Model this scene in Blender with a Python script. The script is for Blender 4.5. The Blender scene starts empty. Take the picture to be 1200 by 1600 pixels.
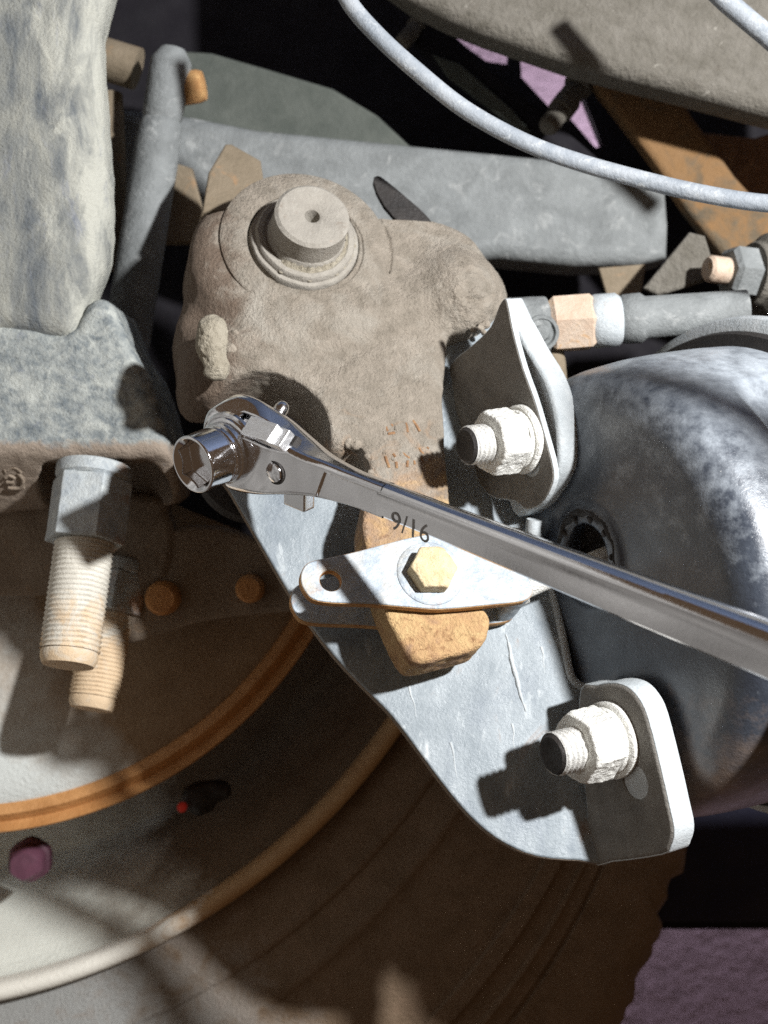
import bpy, math, random
import numpy as np
from mathutils import Vector, Matrix

# ------------------------------------------------------------------ units, camera, light
# Everything is measured in "u": one u is 0.22 mm; x right, y up, z towards the camera.
S = 0.00022
CAM = 2300.0                      # camera height above the z = 0 plane, in u (about 50 cm)
scene = bpy.context.scene
cam_data = bpy.data.cameras.new("camera")
cam = bpy.data.objects.new("camera", cam_data)
scene.collection.objects.link(cam)
cam.location = (0, 0, CAM * S)
cam_data.sensor_fit = 'VERTICAL'
cam_data.sensor_height = 24
cam_data.lens = 24 * CAM / 1600
cam_data.clip_start = 0.01
cam_data.clip_end = 50
cam_data.dof.use_dof = True
cam_data.dof.focus_distance = (CAM - 60) * S
cam_data.dof.aperture_fstop = 8
scene.camera = cam

world = bpy.data.worlds.new("World")
scene.world = world
world.use_nodes = True
wbg = world.node_tree.nodes["Background"]
wbg.inputs[0].default_value = (1.0, 0.63, 0.38, 1)
wbg.inputs[1].default_value = 0.095

LIGHT = np.array([1822.0, 1160.0, 2340.0])
ld = bpy.data.lights.new("work_light", 'POINT')
ld.energy = 45
ld.color = (0.98, 0.98, 0.98)
ld.shadow_soft_size = 75 * S
lo = bpy.data.objects.new("work_light", ld)
scene.collection.objects.link(lo)
lo.location = tuple(LIGHT * S)

ld2 = bpy.data.lights.new("ground_fill_light", 'POINT')     # added unseen lamp, brightens the ground beyond the chassis
ld2.energy = 6.5
ld2.color = (1.0, 0.9, 1.0)
ld2.shadow_soft_size = 0.05
lo2 = bpy.data.objects.new("ground_fill_light", ld2)
scene.collection.objects.link(lo2)
lo2.location = (700 * S, 650 * S, -1400 * S)

scene.view_settings.view_transform = 'Standard'
scene.view_settings.look = 'None'
scene.view_settings.exposure = 0
scene.view_settings.gamma = 1
scene.render.engine = 'CYCLES'
scene.cycles.max_bounces = 6
scene.cycles.use_denoising = False

# ------------------------------------------------------------------ vectors and frames
def V(*a): return np.array(a, float)
def nrm(v): v = np.asarray(v, float); return v / np.linalg.norm(v)
def P(px, py, z=0.0):
    k = (CAM - z) / CAM
    return V((px - 600) * k, (800 - py) * k, z)
class Frame:
    def __init__(self, o, n, up=None, x=None):
        self.o = np.asarray(o, float); self.z = nrm(n)
        if x is not None:
            x = np.asarray(x, float)
        else:
            x = np.cross(V(0, 1, 0) if up is None else up, self.z)
        x = x - x.dot(self.z) * self.z
        self.x = nrm(x); self.y = np.cross(self.z, self.x)
        self.R = np.stack([self.x, self.y, self.z])      # rows: world -> local
    def loc(self, X): return (np.asarray(X) - self.o) @ self.R.T
    def wor(self, L): return np.asarray(L, float) @ self.R + self.o
    def hit(self, px, py):
        d = P(px, py, 0) - V(0, 0, CAM); c = V(0, 0, CAM)
        t = (self.o - c).dot(self.z) / d.dot(self.z)
        return c + t * d
    def uv(self, px, py): return self.loc(self.hit(px, py))[:2]
    def poly(self, pts): return np.array([self.uv(*p) for p in pts])
    def shifted(self, w): return Frame(self.o + self.z * w, self.z, x=self.x)

# ------------------------------------------------------------------ noise
def _h(ix, iy, iz, seed):
    n = (ix * 374761393 + iy * 668265263 + iz * 2147483647 + seed * 974634777) & 0xffffffff
    n = ((n ^ (n >> 13)) * 1274126177) & 0xffffffff
    return ((n ^ (n >> 16)) & 0xffff) / 65535.0
def vnoise(X, size, seed=0):
    Q = X / size; I = np.floor(Q).astype(np.int64); F = Q - I; F = F * F * (3 - 2 * F)
    r = 0
    for dx in (0, 1):
        for dy in (0, 1):
            for dz in (0, 1):
                w = ((F[:, 0] if dx else 1 - F[:, 0]) * (F[:, 1] if dy else 1 - F[:, 1]) * (F[:, 2] if dz else 1 - F[:, 2]))
                r = r + w * _h(I[:, 0] + dx, I[:, 1] + dy, I[:, 2] + dz, seed)
    return r * 2 - 1
def fbm(X, size, octs=3, seed=0):
    r = 0; a = 1
    for o in range(octs):
        r = r + a * vnoise(X, size / 2 ** o, seed + o * 7); a *= .5
    return r

# ------------------------------------------------------------------ signed distance pieces (X is (...,3))
def smin(a, b, k):
    h = np.clip(.5 + .5 * (b - a) / k, 0, 1)
    return b * (1 - h) + a * h - k * h * (1 - h)
def smax(a, b, k): return -smin(-a, -b, k)
def sd_cyl(L, r, z0, z1, rd=0.0):
    a = np.hypot(L[..., 0], L[..., 1]) - (r - rd)
    b = np.abs(L[..., 2] - (z0 + z1) / 2) - ((z1 - z0) / 2 - rd)
    return np.minimum(np.maximum(a, b), 0) + np.hypot(np.maximum(a, 0), np.maximum(b, 0)) - rd
def sd_box(L, c, h, rd=0.0):
    q = np.abs(L - np.asarray(c)) - (np.asarray(h) - rd)
    return np.linalg.norm(np.maximum(q, 0), axis=-1) + np.minimum(q.max(-1), 0) - rd
def sd_caps(X, a, b, ra, rb=None):
    rb = ra if rb is None else rb
    a = np.asarray(a); ba = np.asarray(b) - a
    t = np.clip(((X - a) @ ba) / ba.dot(ba), 0, 1)
    return np.linalg.norm(X - a - t[..., None] * ba, axis=-1) - (ra + (rb - ra) * t)
def sd_ell(L, c, r):
    r = np.asarray(r, float); q = (L - np.asarray(c)) / r
    k = np.linalg.norm(q, axis=-1)
    return (k - 1) * r.min()
def sd_hex(L, r, z0, z1, rd=2.0, rot=0.0):
    d = None
    for i in range(3):
        a = rot + i * math.pi / 3
        e = np.abs(L[..., 0] * math.cos(a) + L[..., 1] * math.sin(a)) - (r - rd)
        d = e if d is None else np.maximum(d, e)
    b = np.abs(L[..., 2] - (z0 + z1) / 2) - ((z1 - z0) / 2 - rd)
    return np.minimum(np.maximum(d, b), 0) + np.hypot(np.maximum(d, 0), np.maximum(b, 0)) - rd
def smooth_poly(pts, n=5):
    p = np.asarray(pts, float); out = []
    m = len(p)
    for i in range(m):
        a, b, c, d = p[i - 1], p[i], p[(i + 1) % m], p[(i + 2) % m]
        for j in range(n):
            t = j / n
            out.append(.5 * ((2 * b) + (c - a) * t + (2 * a - 5 * b + 4 * c - d) * t * t + (3 * b - a - 3 * c + d) * t ** 3))
    return np.array(out)
class Poly:
    def __init__(self, pts, g=4.0, pad=160, smooth=3):
        p = smooth_poly(pts, smooth) if smooth > 1 else np.asarray(pts, float)
        self.p = p; self.g = g; self.lo = p.min(0) - pad; hi = p.max(0) + pad
        nx, ny = (np.ceil((hi - self.lo) / g)).astype(int) + 1
        x = self.lo[0] + g * np.arange(nx); y = self.lo[1] + g * np.arange(ny)
        XX, YY = np.meshgrid(x, y, indexing='ij'); d = np.full(XX.shape, 1e18); ins = np.zeros(XX.shape, bool)
        for i in range(len(p)):
            a = p[i - 1]; b = p[i]; e = b - a; wx = XX - a[0]; wy = YY - a[1]
            t = np.clip((wx * e[0] + wy * e[1]) / max(e.dot(e), 1e-9), 0, 1)
            d = np.minimum(d, (wx - t * e[0]) ** 2 + (wy - t * e[1]) ** 2)
            if a[1] != b[1]:
                c = ((a[1] <= YY) & (b[1] > YY)) | ((b[1] <= YY) & (a[1] > YY))
                ins ^= c & (XX < a[0] + (YY - a[1]) * e[0] / e[1])
        self.D = np.sqrt(d) * np.where(ins, -1, 1)
    def __call__(self, u, v):
        fx = np.clip((u - self.lo[0]) / self.g, 0, self.D.shape[0] - 1.001); fy = np.clip((v - self.lo[1]) / self.g, 0, self.D.shape[1] - 1.001)
        i = fx.astype(int); j = fy.astype(int); a = fx - i; b = fy - j; D = self.D
        return (D[i, j] * (1 - a) * (1 - b) + D[i + 1, j] * a * (1 - b) + D[i, j + 1] * (1 - a) * b + D[i + 1, j + 1] * a * b)
def sd_ext(L, poly, z0, z1, rd=4.0):
    a = poly(L[..., 0], L[..., 1]) + rd
    b = np.abs(L[..., 2] - (z0 + z1) / 2) - ((z1 - z0) / 2 - rd)
    return np.minimum(np.maximum(a, b), 0) + np.hypot(np.maximum(a, 0), np.maximum(b, 0)) - rd

def nets(f, lo, hi, step):
    """surface nets of f<0, evaluated slab by slab in the local box lo..hi"""
    lo = np.asarray(lo, float); hi = np.asarray(hi, float)
    n = np.ceil((hi - lo) / step).astype(int) + 1
    ax = [lo[i] + step * np.arange(n[i]) for i in range(3)]
    D = np.empty(n, np.float32)
    for s in range(0, n[0], 24):
        XX, YY, ZZ = np.meshgrid(ax[0][s:s + 24], ax[1], ax[2], indexing='ij')
        D[s:s + 24] = f(np.stack([XX, YY, ZZ], -1))
    ins = D < 0
    c = np.zeros(tuple(n - 1), np.int8)
    for dx in (0, 1):
        for dy in (0, 1):
            for dz in (0, 1):
                c += ins[dx:n[0] - 1 + dx, dy:n[1] - 1 + dy, dz:n[2] - 1 + dz]
    act = np.argwhere((c > 0) & (c < 8))
    idx = -np.ones(tuple(n - 1), np.int64); idx[act[:, 0], act[:, 1], act[:, 2]] = np.arange(len(act))
    acc = np.zeros((len(act), 3)); cnt = np.zeros(len(act))
    cor = [(0, 0, 0), (1, 0, 0), (0, 1, 0), (1, 1, 0), (0, 0, 1), (1, 0, 1), (0, 1, 1), (1, 1, 1)]
    val = [D[act[:, 0] + a, act[:, 1] + b, act[:, 2] + d].astype(float) for a, b, d in cor]
    for i in range(8):
        for j in range(i + 1, 8):
            if sum(abs(cor[i][k] - cor[j][k]) for k in range(3)) != 1: continue
            m = (val[i] < 0) != (val[j] < 0)
            t = np.where(m, val[i] / np.where(m, val[i] - val[j], 1), 0)
            p = np.array(cor[i])[None] + t[:, None] * (np.array(cor[j]) - np.array(cor[i]))[None]
            acc += p * m[:, None]; cnt += m
    v = lo + (act + acc / cnt[:, None]) * step
    faces = []
    for k in range(3):
        a, b = (k + 1) % 3, (k + 2) % 3
        sl0 = [slice(None)] * 3; sl1 = [slice(None)] * 3
        sl0[k] = slice(0, n[k] - 1); sl1[k] = slice(1, n[k])
        for q in (a, b): sl0[q] = slice(1, n[q] - 1); sl1[q] = slice(1, n[q] - 1)
        A = ins[tuple(sl0)]; B = ins[tuple(sl1)]
        for flag in (True, False):
            e = np.argwhere((A != B) & (A == flag))
            if not len(e): continue
            base = e.copy(); base[:, a] += 1; base[:, b] += 1
            def at(da, db):
                q = base.copy(); q[:, a] += da; q[:, b] += db
                return idx[q[:, 0], q[:, 1], q[:, 2]]
            quad = np.stack([at(-1, -1), at(0, -1), at(0, 0), at(-1, 0)], 1)
            faces.append(quad if flag else quad[:, ::-1])
    return v, np.concatenate(faces)

def grad(f, v, e=0.7):
    g = np.stack([f(v + np.eye(3)[i] * e) - f(v - np.eye(3)[i] * e) for i in range(3)], 1)
    return g / (np.linalg.norm(g, axis=1, keepdims=True) + 1e-9)

# ------------------------------------------------------------------ objects
col = scene.collection
def tag(o, label=None, cat=None, group=None, kind=None):
    for k, v in (('label', label), ('category', cat), ('group', group), ('kind', kind)):
        if v: o[k] = v
    return o
def thing(name, at, label, cat, group=None):
    o = bpy.data.objects.new(name, None); col.objects.link(o)
    o.empty_display_size = 0.01
    o.location = tuple(np.asarray(at) * S)
    return tag(o, label, cat, group)
def mk(name, verts, faces, mat, parent=None, smooth=True, sharp=None):
    """verts in u, scene coordinates"""
    verts = np.asarray(verts, float)
    o0 = np.array(parent_loc(parent)) if parent else (verts.min(0) + verts.max(0)) / 2 * S
    me = bpy.data.meshes.new(name)
    vv = (verts * S - o0).astype(np.float32)
    if isinstance(faces, np.ndarray):
        me.vertices.add(len(vv)); me.vertices.foreach_set('co', vv.ravel())
        k = faces.shape[1]
        me.loops.add(faces.size); me.loops.foreach_set('vertex_index', faces.ravel().astype(np.int32))
        me.polygons.add(len(faces)); me.polygons.foreach_set('loop_start', np.arange(0, faces.size, k, dtype=np.int32))
        me.update(calc_edges=True); me.validate()
    else:
        me.from_pydata(vv.tolist(), [], faces); me.update()
    me.polygons.foreach_set('use_smooth', [smooth] * len(me.polygons))
    if sharp: me.set_sharp_from_angle(angle=math.radians(sharp))
    me.materials.append(mat)
    o = bpy.data.objects.new(name, me); col.objects.link(o)
    if parent: o.parent = parent
    else: o.location = tuple(o0)
    return o
def parent_loc(p):
    l = np.zeros(3)
    while p is not None:
        l += np.array(p.location); p = p.parent
    return l
def sdf_obj(name, f, fr, lo, hi, step, mat, parent=None, disp=None, proj=2):
    v, fc = nets(f, lo, hi, step)
    for _ in range(proj):
        g = grad(f, v); v = v - g * np.clip(f(v), -step, step)[:, None]
    if disp is not None:
        g = grad(f, v, 1.5); v = v + g * disp(fr.wor(v))[:, None]
    return mk(name, fr.wor(v), fc, mat, parent)
def lathe(name, fr, prof, mat, parent=None, n=64, a0=0, a1=2 * math.pi, rfun=None, sharp=38):
    """prof: list of (radius, height along fr.z)"""
    prof = np.asarray(prof, float); full = abs(a1 - a0) > 6.28
    m = n if full else n + 1
    ang = a0 + (a1 - a0) * np.arange(m) / n
    vs = []
    for r, h in prof:
        rr = np.full(m, r) if rfun is None else rfun(r, h, ang)
        vs.append(np.stack([rr * np.cos(ang), rr * np.sin(ang), np.full(m, h)], 1))
    vs = np.concatenate(vs); F = []
    for i in range(len(prof) - 1):
        for j in range(n):
            k = (j + 1) % m if full else j + 1
            F.append((i * m + j, i * m + k, (i + 1) * m + k, (i + 1) * m + j))
    return mk(name, fr.wor(vs), np.array(F), mat, parent, True, sharp)
def plate(name, fr, pts, z0, z1, mat, parent=None, holes=(), bev=3.0, smooth=4, res=2, sharp=40):
    """flat plate cut to a local outline, with holes, rounded edges"""
    cu = bpy.data.curves.new(name, 'CURVE'); cu.dimensions = '2D'; cu.fill_mode = 'BOTH'
    for i, pp in enumerate([pts] + list(holes)):
        pp = smooth_poly(pp, smooth) if smooth > 1 else np.asarray(pp)
        sp = cu.splines.new('POLY'); sp.points.add(len(pp) - 1); sp.use_cyclic_u = True
        for q, w in zip(sp.points, pp): q.co = (w[0], w[1], 0, 1)
    cu.extrude = (z1 - z0) / 2 - bev; cu.bevel_depth = bev; cu.bevel_resolution = res; cu.offset = -bev
    ob = bpy.data.objects.new('tmp', cu); col.objects.link(ob)
    dg = bpy.context.evaluated_depsgraph_get(); me = bpy.data.meshes.new_from_object(ob.evaluated_get(dg))
    bpy.data.objects.remove(ob); bpy.data.curves.remove(cu)
    v = np.empty(len(me.vertices) * 3); me.vertices.foreach_get('co', v); v = v.reshape(-1, 3)
    v[:, 2] += (z0 + z1) / 2
    F = [tuple(p.vertices) for p in me.polygons]
    bpy.data.meshes.remove(me)
    return mk(name, fr.wor(v), F, mat, parent, True, sharp)
def grow(p, d):
    p = np.asarray(p, float); t = np.roll(p, -1, 0) - np.roll(p, 1, 0); t /= np.linalg.norm(t, axis=1, keepdims=True); n = np.stack([t[:, 1], -t[:, 0]], 1)
    ar = (p[:, 0] * np.roll(p[:, 1], -1) - np.roll(p[:, 0], -1) * p[:, 1]).sum()
    return p + n * d * (1 if ar > 0 else -1)
def circle(c, r, n=28, sy=1.0): return [(c[0] + r * math.cos(i * 2 * math.pi / n), c[1] + sy * r * math.sin(i * 2 * math.pi / n)) for i in range(n)]
def tube(name, pts, r, mat, parent=None, n=20, sub=8, closed_ends=True, rf=None):
    p = [np.asarray(q, float) for q in pts]; out = []
    for i in range(len(p) - 1):
        a = p[max(i - 1, 0)]; b = p[i]; c = p[i + 1]; d = p[min(i + 2, len(p) - 1)]
        for j in range(sub):
            t = j / sub; out.append(.5 * ((2 * b) + (c - a) * t + (2 * a - 5 * b + 4 * c - d) * t * t + (3 * b - a - 3 * c + d) * t ** 3))
    out.append(p[-1]); out = np.array(out); T = np.gradient(out, axis=0); T /= np.linalg.norm(T, axis=1, keepdims=True)
    up = V(0, 0, 1) if abs(T[0][2]) < .9 else V(1, 0, 0); vs = []; m = len(out)
    for i in range(m):
        x = np.cross(up, T[i]); x /= np.linalg.norm(x); y = np.cross(T[i], x); up = y
        rr = r if rf is None else r * rf(i / (m - 1))
        for k in range(n):
            a = 2 * math.pi * k / n; vs.append(out[i] + rr * (math.cos(a) * x + math.sin(a) * y))
        up = np.cross(T[i], x); up = y
        up = y if abs(np.dot(y, T[min(i + 1, m - 1)])) < .95 else x
    F = [(i * n + k, i * n + (k + 1) % n, (i + 1) * n + (k + 1) % n, (i + 1) * n + k) for i in range(m - 1) for k in range(n)]
    if closed_ends: F += [tuple(range(n - 1, -1, -1)), tuple((m - 1) * n + k for k in range(n))]
    return mk(name, np.array(vs), F, mat, parent, True, 50)

# ------------------------------------------------------------------ materials
def mat(name, c1, c2, size=60, rough=.75, metal=0.0, layers=(), bump=1.0, bsize=7, bump2=0.0, b2size=60, spec=.4, rvar=.12, coat=0.0, stretch=(1, 1, 1), bdist=.4):
    """noise-mottled surface; layers: dict(c=colour, size, lo, hi, amt, dir, a, b) of dirt, rust, bare patches or painted light and shade"""
    m = bpy.data.materials.new(name); m.use_nodes = True; nt = m.node_tree; N = nt.nodes; Lk = nt.links
    bs = N['Principled BSDF']; geo = N.new('ShaderNodeNewGeometry')
    sc = N.new('ShaderNodeVectorMath'); sc.operation = 'SCALE'; sc.inputs['Scale'].default_value = 1 / S / 100
    Lk.new(geo.outputs['Position'], sc.inputs[0]); vec = sc.outputs[0]
    st = N.new('ShaderNodeVectorMath'); st.operation = 'MULTIPLY'; Lk.new(vec, st.inputs[0]); st.inputs[1].default_value = stretch; svec = st.outputs[0]
    def noise(sz, detail=5, dist=0.0, rgh=.6):
        n = N.new('ShaderNodeTexNoise'); n.inputs['Scale'].default_value = 100 / sz; n.inputs['Detail'].default_value = detail
        n.inputs['Roughness'].default_value = rgh; n.inputs['Distortion'].default_value = dist
        Lk.new(svec if sz > 12 else vec, n.inputs['Vector']); return n.outputs['Fac']
    def rng(v, a, b, c=0.0, d=1.0):
        r = N.new('ShaderNodeMapRange'); r.inputs[1].default_value = a; r.inputs[2].default_value = b; r.inputs[3].default_value = c; r.inputs[4].default_value = d
        Lk.new(v, r.inputs[0]); return r.outputs[0]
    def mix(f, a, b):
        x = N.new('ShaderNodeMix'); x.data_type = 'RGBA'
        Lk.new(f, x.inputs[0])
        for s_, v in ((x.inputs[6], a), (x.inputs[7], b)):
            if isinstance(v, tuple): s_.default_value = (*v, 1)
            else: Lk.new(v, s_)
        return x.outputs[2]
    def math_(op, a, b):
        x = N.new('ShaderNodeMath'); x.operation = op
        for s_, v in ((x.inputs[0], a), (x.inputs[1], b)):
            if isinstance(v, (int, float)): s_.default_value = v
            else: Lk.new(v, s_)
        return x.outputs[0]
    c = mix(rng(noise(size, 9, bdist, .7), .32, .68), c1, c2)
    r = rng(noise(size * .4, 4), .3, .7, rough - rvar, rough + rvar); met = None
    for L in layers:
        n = noise(L.get('size', 40), 7, L.get('dist', .6), .68)
        if 'dir' in L:
            dp = N.new('ShaderNodeVectorMath'); dp.operation = 'DOT_PRODUCT'; Lk.new(vec, dp.inputs[0]); dp.inputs[1].default_value = L['dir']
            g = rng(dp.outputs['Value'], L['a'] / 100, L['b'] / 100, -L.get('k', .5), L.get('k', .5)); n = math_('ADD', n, g)
        f = rng(n, L.get('lo', .5), L.get('hi', .6), 0, L.get('amt', 1.0))
        c = mix(f, c, L['c'])
        if 'rough' in L:
            x = N.new('ShaderNodeMix'); Lk.new(f, x.inputs[0]); Lk.new(r, x.inputs[2]); x.inputs[3].default_value = L['rough']; r = x.outputs[0]
    Lk.new(c, bs.inputs['Base Color']); Lk.new(r, bs.inputs['Roughness'])
    bs.inputs['Metallic'].default_value = metal; bs.inputs['Specular IOR Level'].default_value = spec
    bs.inputs['Coat Weight'].default_value = coat; bs.inputs['Coat Roughness'].default_value = .25
    h = math_('ADD', math_('MULTIPLY', noise(bsize, 4, 0, .7), bump * 3.4), math_('MULTIPLY', noise(b2size, 3), bump2))
    bp = N.new('ShaderNodeBump'); bp.inputs['Strength'].default_value = .8; bp.inputs['Distance'].default_value = S
    Lk.new(h, bp.inputs['Height']); Lk.new(bp.outputs[0], bs.inputs['Normal'])
    return m

RUST = (.16, .065, .022); ORANGE = (.36, .17, .055); DUST = (.44, .39, .32); PALE = (.62, .62, .58)
M = {}
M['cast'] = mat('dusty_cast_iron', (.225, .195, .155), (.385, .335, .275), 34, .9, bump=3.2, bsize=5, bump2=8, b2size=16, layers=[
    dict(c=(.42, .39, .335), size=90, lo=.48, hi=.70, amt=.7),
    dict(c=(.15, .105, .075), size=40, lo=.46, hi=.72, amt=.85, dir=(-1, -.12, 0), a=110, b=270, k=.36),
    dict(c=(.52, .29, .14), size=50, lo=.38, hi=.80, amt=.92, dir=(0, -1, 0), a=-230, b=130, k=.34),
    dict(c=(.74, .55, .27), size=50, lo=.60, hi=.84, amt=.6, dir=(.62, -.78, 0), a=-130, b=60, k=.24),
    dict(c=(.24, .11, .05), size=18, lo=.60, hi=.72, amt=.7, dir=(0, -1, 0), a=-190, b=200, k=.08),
    dict(c=(.07, .05, .035), size=12, lo=.66, hi=.73, amt=.8)])
M['washer'] = mat('dusty_steel_washer', (.25, .23, .20), (.37, .345, .30), 60, .85, bump=.9, bsize=5, layers=[
    dict(c=(.42, .395, .35), size=50, lo=.52, hi=.7, amt=.6), dict(c=(.20, .15, .11), size=26, lo=.6, hi=.72, amt=.6), dict(c=(.42, .27, .18), size=30, lo=.66, hi=.78, amt=.5)])
M['mud'] = mat('dried_mud', (.30, .265, .20), (.44, .40, .32), 22, .95, bump=3, bsize=6)
M['crust'] = mat('crusty_dirt', (.26, .215, .17), (.44, .39, .32), 14, .95, bump=3, bsize=6)
M['rust'] = mat('rusty_steel', (.22, .12, .06), (.34, .19, .10), 40, .88, bump=2, bsize=5, bump2=3, b2size=30, layers=[
    dict(c=(.60, .40, .20), size=40, lo=.55, hi=.7, amt=.7), dict(c=(.16, .08, .04), size=24, lo=.62, hi=.72, amt=.8)])
M['zinc'] = mat('dusty_zinc_plate', (.30, .35, .40), (.50, .545, .58), 22, .6, .25, bump=.7, bsize=7, layers=[
    dict(c=(.70, .71, .68), size=20, lo=.54, hi=.70, amt=.6),
    dict(c=(.36, .19, .10), size=60, lo=.60, hi=.76, amt=.8), dict(c=(.62, .50, .32), size=80, lo=.50, hi=.72, amt=.5)])
M['zinc_edge'] = mat('rust_edge', (.40, .19, .07), (.62, .38, .16), 24, .8, bump=1.2, bsize=5)
M['bolt'] = mat('yellowed_bolt', (.58, .44, .24), (.78, .68, .46), 26, .65, .1, bump=1.6, bsize=6, layers=[dict(c=(.30, .15, .07), size=20, lo=.62, hi=.74, amt=.8)])
M['bracket'] = mat('blue_grey_bracket_paint', (.19, .225, .25), (.34, .38, .405), 60, .42, bump=.6, bsize=6, bump2=1, b2size=40, stretch=(1, .45, 1), layers=[
    dict(c=(.13, .16, .20), size=90, lo=.52, hi=.72, amt=.65), dict(c=(.58, .62, .63), size=30, lo=.58, hi=.70, amt=.7),
    dict(c=(.70, .68, .58), size=11, lo=.69, hi=.74, amt=.8), dict(c=(.24, .14, .08), size=60, lo=.62, hi=.72, amt=.6), dict(c=(.10, .11, .12), size=9, lo=.70, hi=.75, amt=.7)])
M['face'] = mat('shaded_bracket_face', (.15, .14, .125), (.25, .235, .21), 60, .7, bump=1, bsize=6, layers=[dict(c=(.30, .28, .25), size=26, lo=.62, hi=.72, amt=.5)])  # bracket paint darkened and browned for faces turned from the lamp
M['bracket_edge'] = mat('pale_bracket_edge', (.40, .44, .46), (.58, .61, .62), 40, .6, bump=.6, bsize=6, layers=[dict(c=(.42, .29, .18), size=50, lo=.63, hi=.75, amt=.6)])
M['white'] = mat('dusty_white_nut', (.70, .69, .64), (.86, .86, .82), 26, .8, bump=2, bsize=7, bump2=2, b2size=20, layers=[dict(c=(.32, .22, .16), size=22, lo=.66, hi=.74, amt=.7)])
M['stud'] = mat('dusty_stud', (.55, .55, .53), (.74, .73, .69), 20, .65, .2, bump=1, bsize=5, layers=[dict(c=(.25, .19, .15), size=16, lo=.62, hi=.7, amt=.6)])
M['dark'] = mat('dark_oily_steel', (.018, .016, .015), (.035, .030, .027), 60, .6, bump=1)
M['chamber'] = mat('dusty_lamplit_black_paint', (.030, .036, .050), (.065, .078, .10), 90, .34, bump=.35, bsize=6, bump2=1.5, b2size=70, spec=.6, coat=.35, bdist=0, layers=[
    dict(c=(.50, .55, .60), size=30, lo=.52, hi=1.16, amt=1.0, dir=(.60, .66, 0), a=-20, b=500, k=.48, rough=.5, dist=0), dict(c=(.80, .80, .76), size=17, lo=.70, hi=.735, amt=.9),  # dust film, whitened at upper right to paint in the lamplight
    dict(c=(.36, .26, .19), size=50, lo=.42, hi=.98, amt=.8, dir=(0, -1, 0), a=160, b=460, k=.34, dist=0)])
M['cast_blue'] = mat('blue_white_mottled_casting', (.11, .135, .155), (.40, .42, .395), 20, .8, bump=1.4, bsize=6, bump2=2, b2size=40, layers=[
    dict(c=(.52, .54, .50), size=40, lo=.48, hi=.66, amt=.7), dict(c=(.30, .235, .18), size=40, lo=.40, hi=.60, amt=.9, dir=(0, -1, 0), a=-150, b=-90, k=.5), dict(c=(.36, .30, .16), size=50, lo=.66, hi=.78, amt=.5), dict(c=(.18, .20, .24), size=22, lo=.60, hi=.7, amt=.5)])
M['post'] = mat('mottled_galvanised_post', (.10, .115, .13), (.36, .36, .315), 60, .8, bump=1.5, bsize=6, bump2=3, b2size=40, layers=[
    dict(c=(.52, .52, .455), size=50, lo=.46, hi=.64, amt=.75, dir=(1, 0, 0), a=-640, b=-470, k=.16), dict(c=(.16, .15, .08), size=26, lo=.66, hi=.74, amt=.75), dict(c=(.17, .19, .25), size=40, lo=.58, hi=.72, amt=.6)], stretch=(1.15, .4, 1))
M['thread'] = mat('pale_rusty_thread', (.56, .53, .46), (.72, .69, .61), 40, .75, bump=.8, bsize=5, layers=[dict(c=(.66, .45, .24), size=50, lo=.56, hi=.74, amt=.7, dir=(-.1, -1, 0), a=90, b=300, k=.3)])
M['nut'] = mat('blue_grey_nut_rust_and_shade', (.34, .38, .41), (.56, .59, .58), 30, .6, .2, bump=1, bsize=6, layers=[dict(c=(.38, .22, .12), size=50, lo=.50, hi=.64, amt=.85, dir=(1, -.3, 0), a=-520, b=-380, k=.16)])  # rust, with extra brown on the right side where shade falls
M['brown'] = mat('brown_dusty_steel', (.20, .155, .115), (.30, .245, .19), 70, .9, bump=1.6, bsize=8, layers=[dict(c=(.42, .27, .15), size=50, lo=.6, hi=.75, amt=.6)])
M['hub'] = mat('lamplit_brake_shield', (.25, .165, .095), (.34, .24, .15), 90, .85, bump=1.2, bsize=9, layers=[dict(c=(.66, .70, .68), size=160, lo=.30, hi=.75, amt=.9, dir=(-.8, -.6, 0), a=520, b=960, k=.45, dist=0)])  # lamplight painted in: whitish at lower left, brown where shaded
M['hub_edge'] = mat('rusty_shield_edge', (.42, .19, .06), (.60, .31, .12), 60, .5, bump=1, bsize=8)
M['rim'] = mat('wheel_rim_flange', (.42, .25, .12), (.56, .38, .20), 120, .6, bump=.8, bsize=8, layers=[dict(c=(.84, .82, .74), size=100, lo=.40, hi=.60, amt=.95, dir=(-.8, -.6, 0), a=620, b=1060, k=.45)])  # cream lower left stands for the lit stretch, orange-brown for shade
M['barrel'] = mat('lamplit_rim_barrel', (.15, .105, .065), (.22, .16, .105), 120, .7, bump=1, bsize=8, layers=[dict(c=(.84, .86, .78), size=160, lo=.30, hi=.75, amt=.95, dir=(-.75, -.66, 0), a=600, b=1200, k=.45, dist=0)])  # lit patch painted whitish at lower left, shaded rest kept brown
M['reflector'] = mat('mottled_reflector', (.06, .055, .05), (.62, .61, .58), 420, .8, bump=1, bsize=8)  # mottled so the chrome picks up streaks
M['tyre'] = mat('dusty_lamplit_tyre_rubber', (.19, .13, .08), (.28, .20, .135), 60, .92, bump=2.5, bsize=6, bump2=4, b2size=30, layers=[dict(c=(.38, .39, .38), size=60, lo=.30, hi=.75, amt=.9, dir=(-.6, -.8, 0), a=760, b=1250, k=.42), dict(c=(.26, .17, .11), size=60, lo=.55, hi=.7, amt=.5)])  # dusty rubber, greyed at lower left as if lamplit
M['beam'] = mat('blue_grey_axle_paint', (.155, .165, .165), (.26, .275, .275), 70, .7, bump=1.2, bsize=10, bump2=2, b2size=50, layers=[dict(c=(.44, .45, .44), size=40, lo=.56, hi=.72, amt=.7)])
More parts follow.
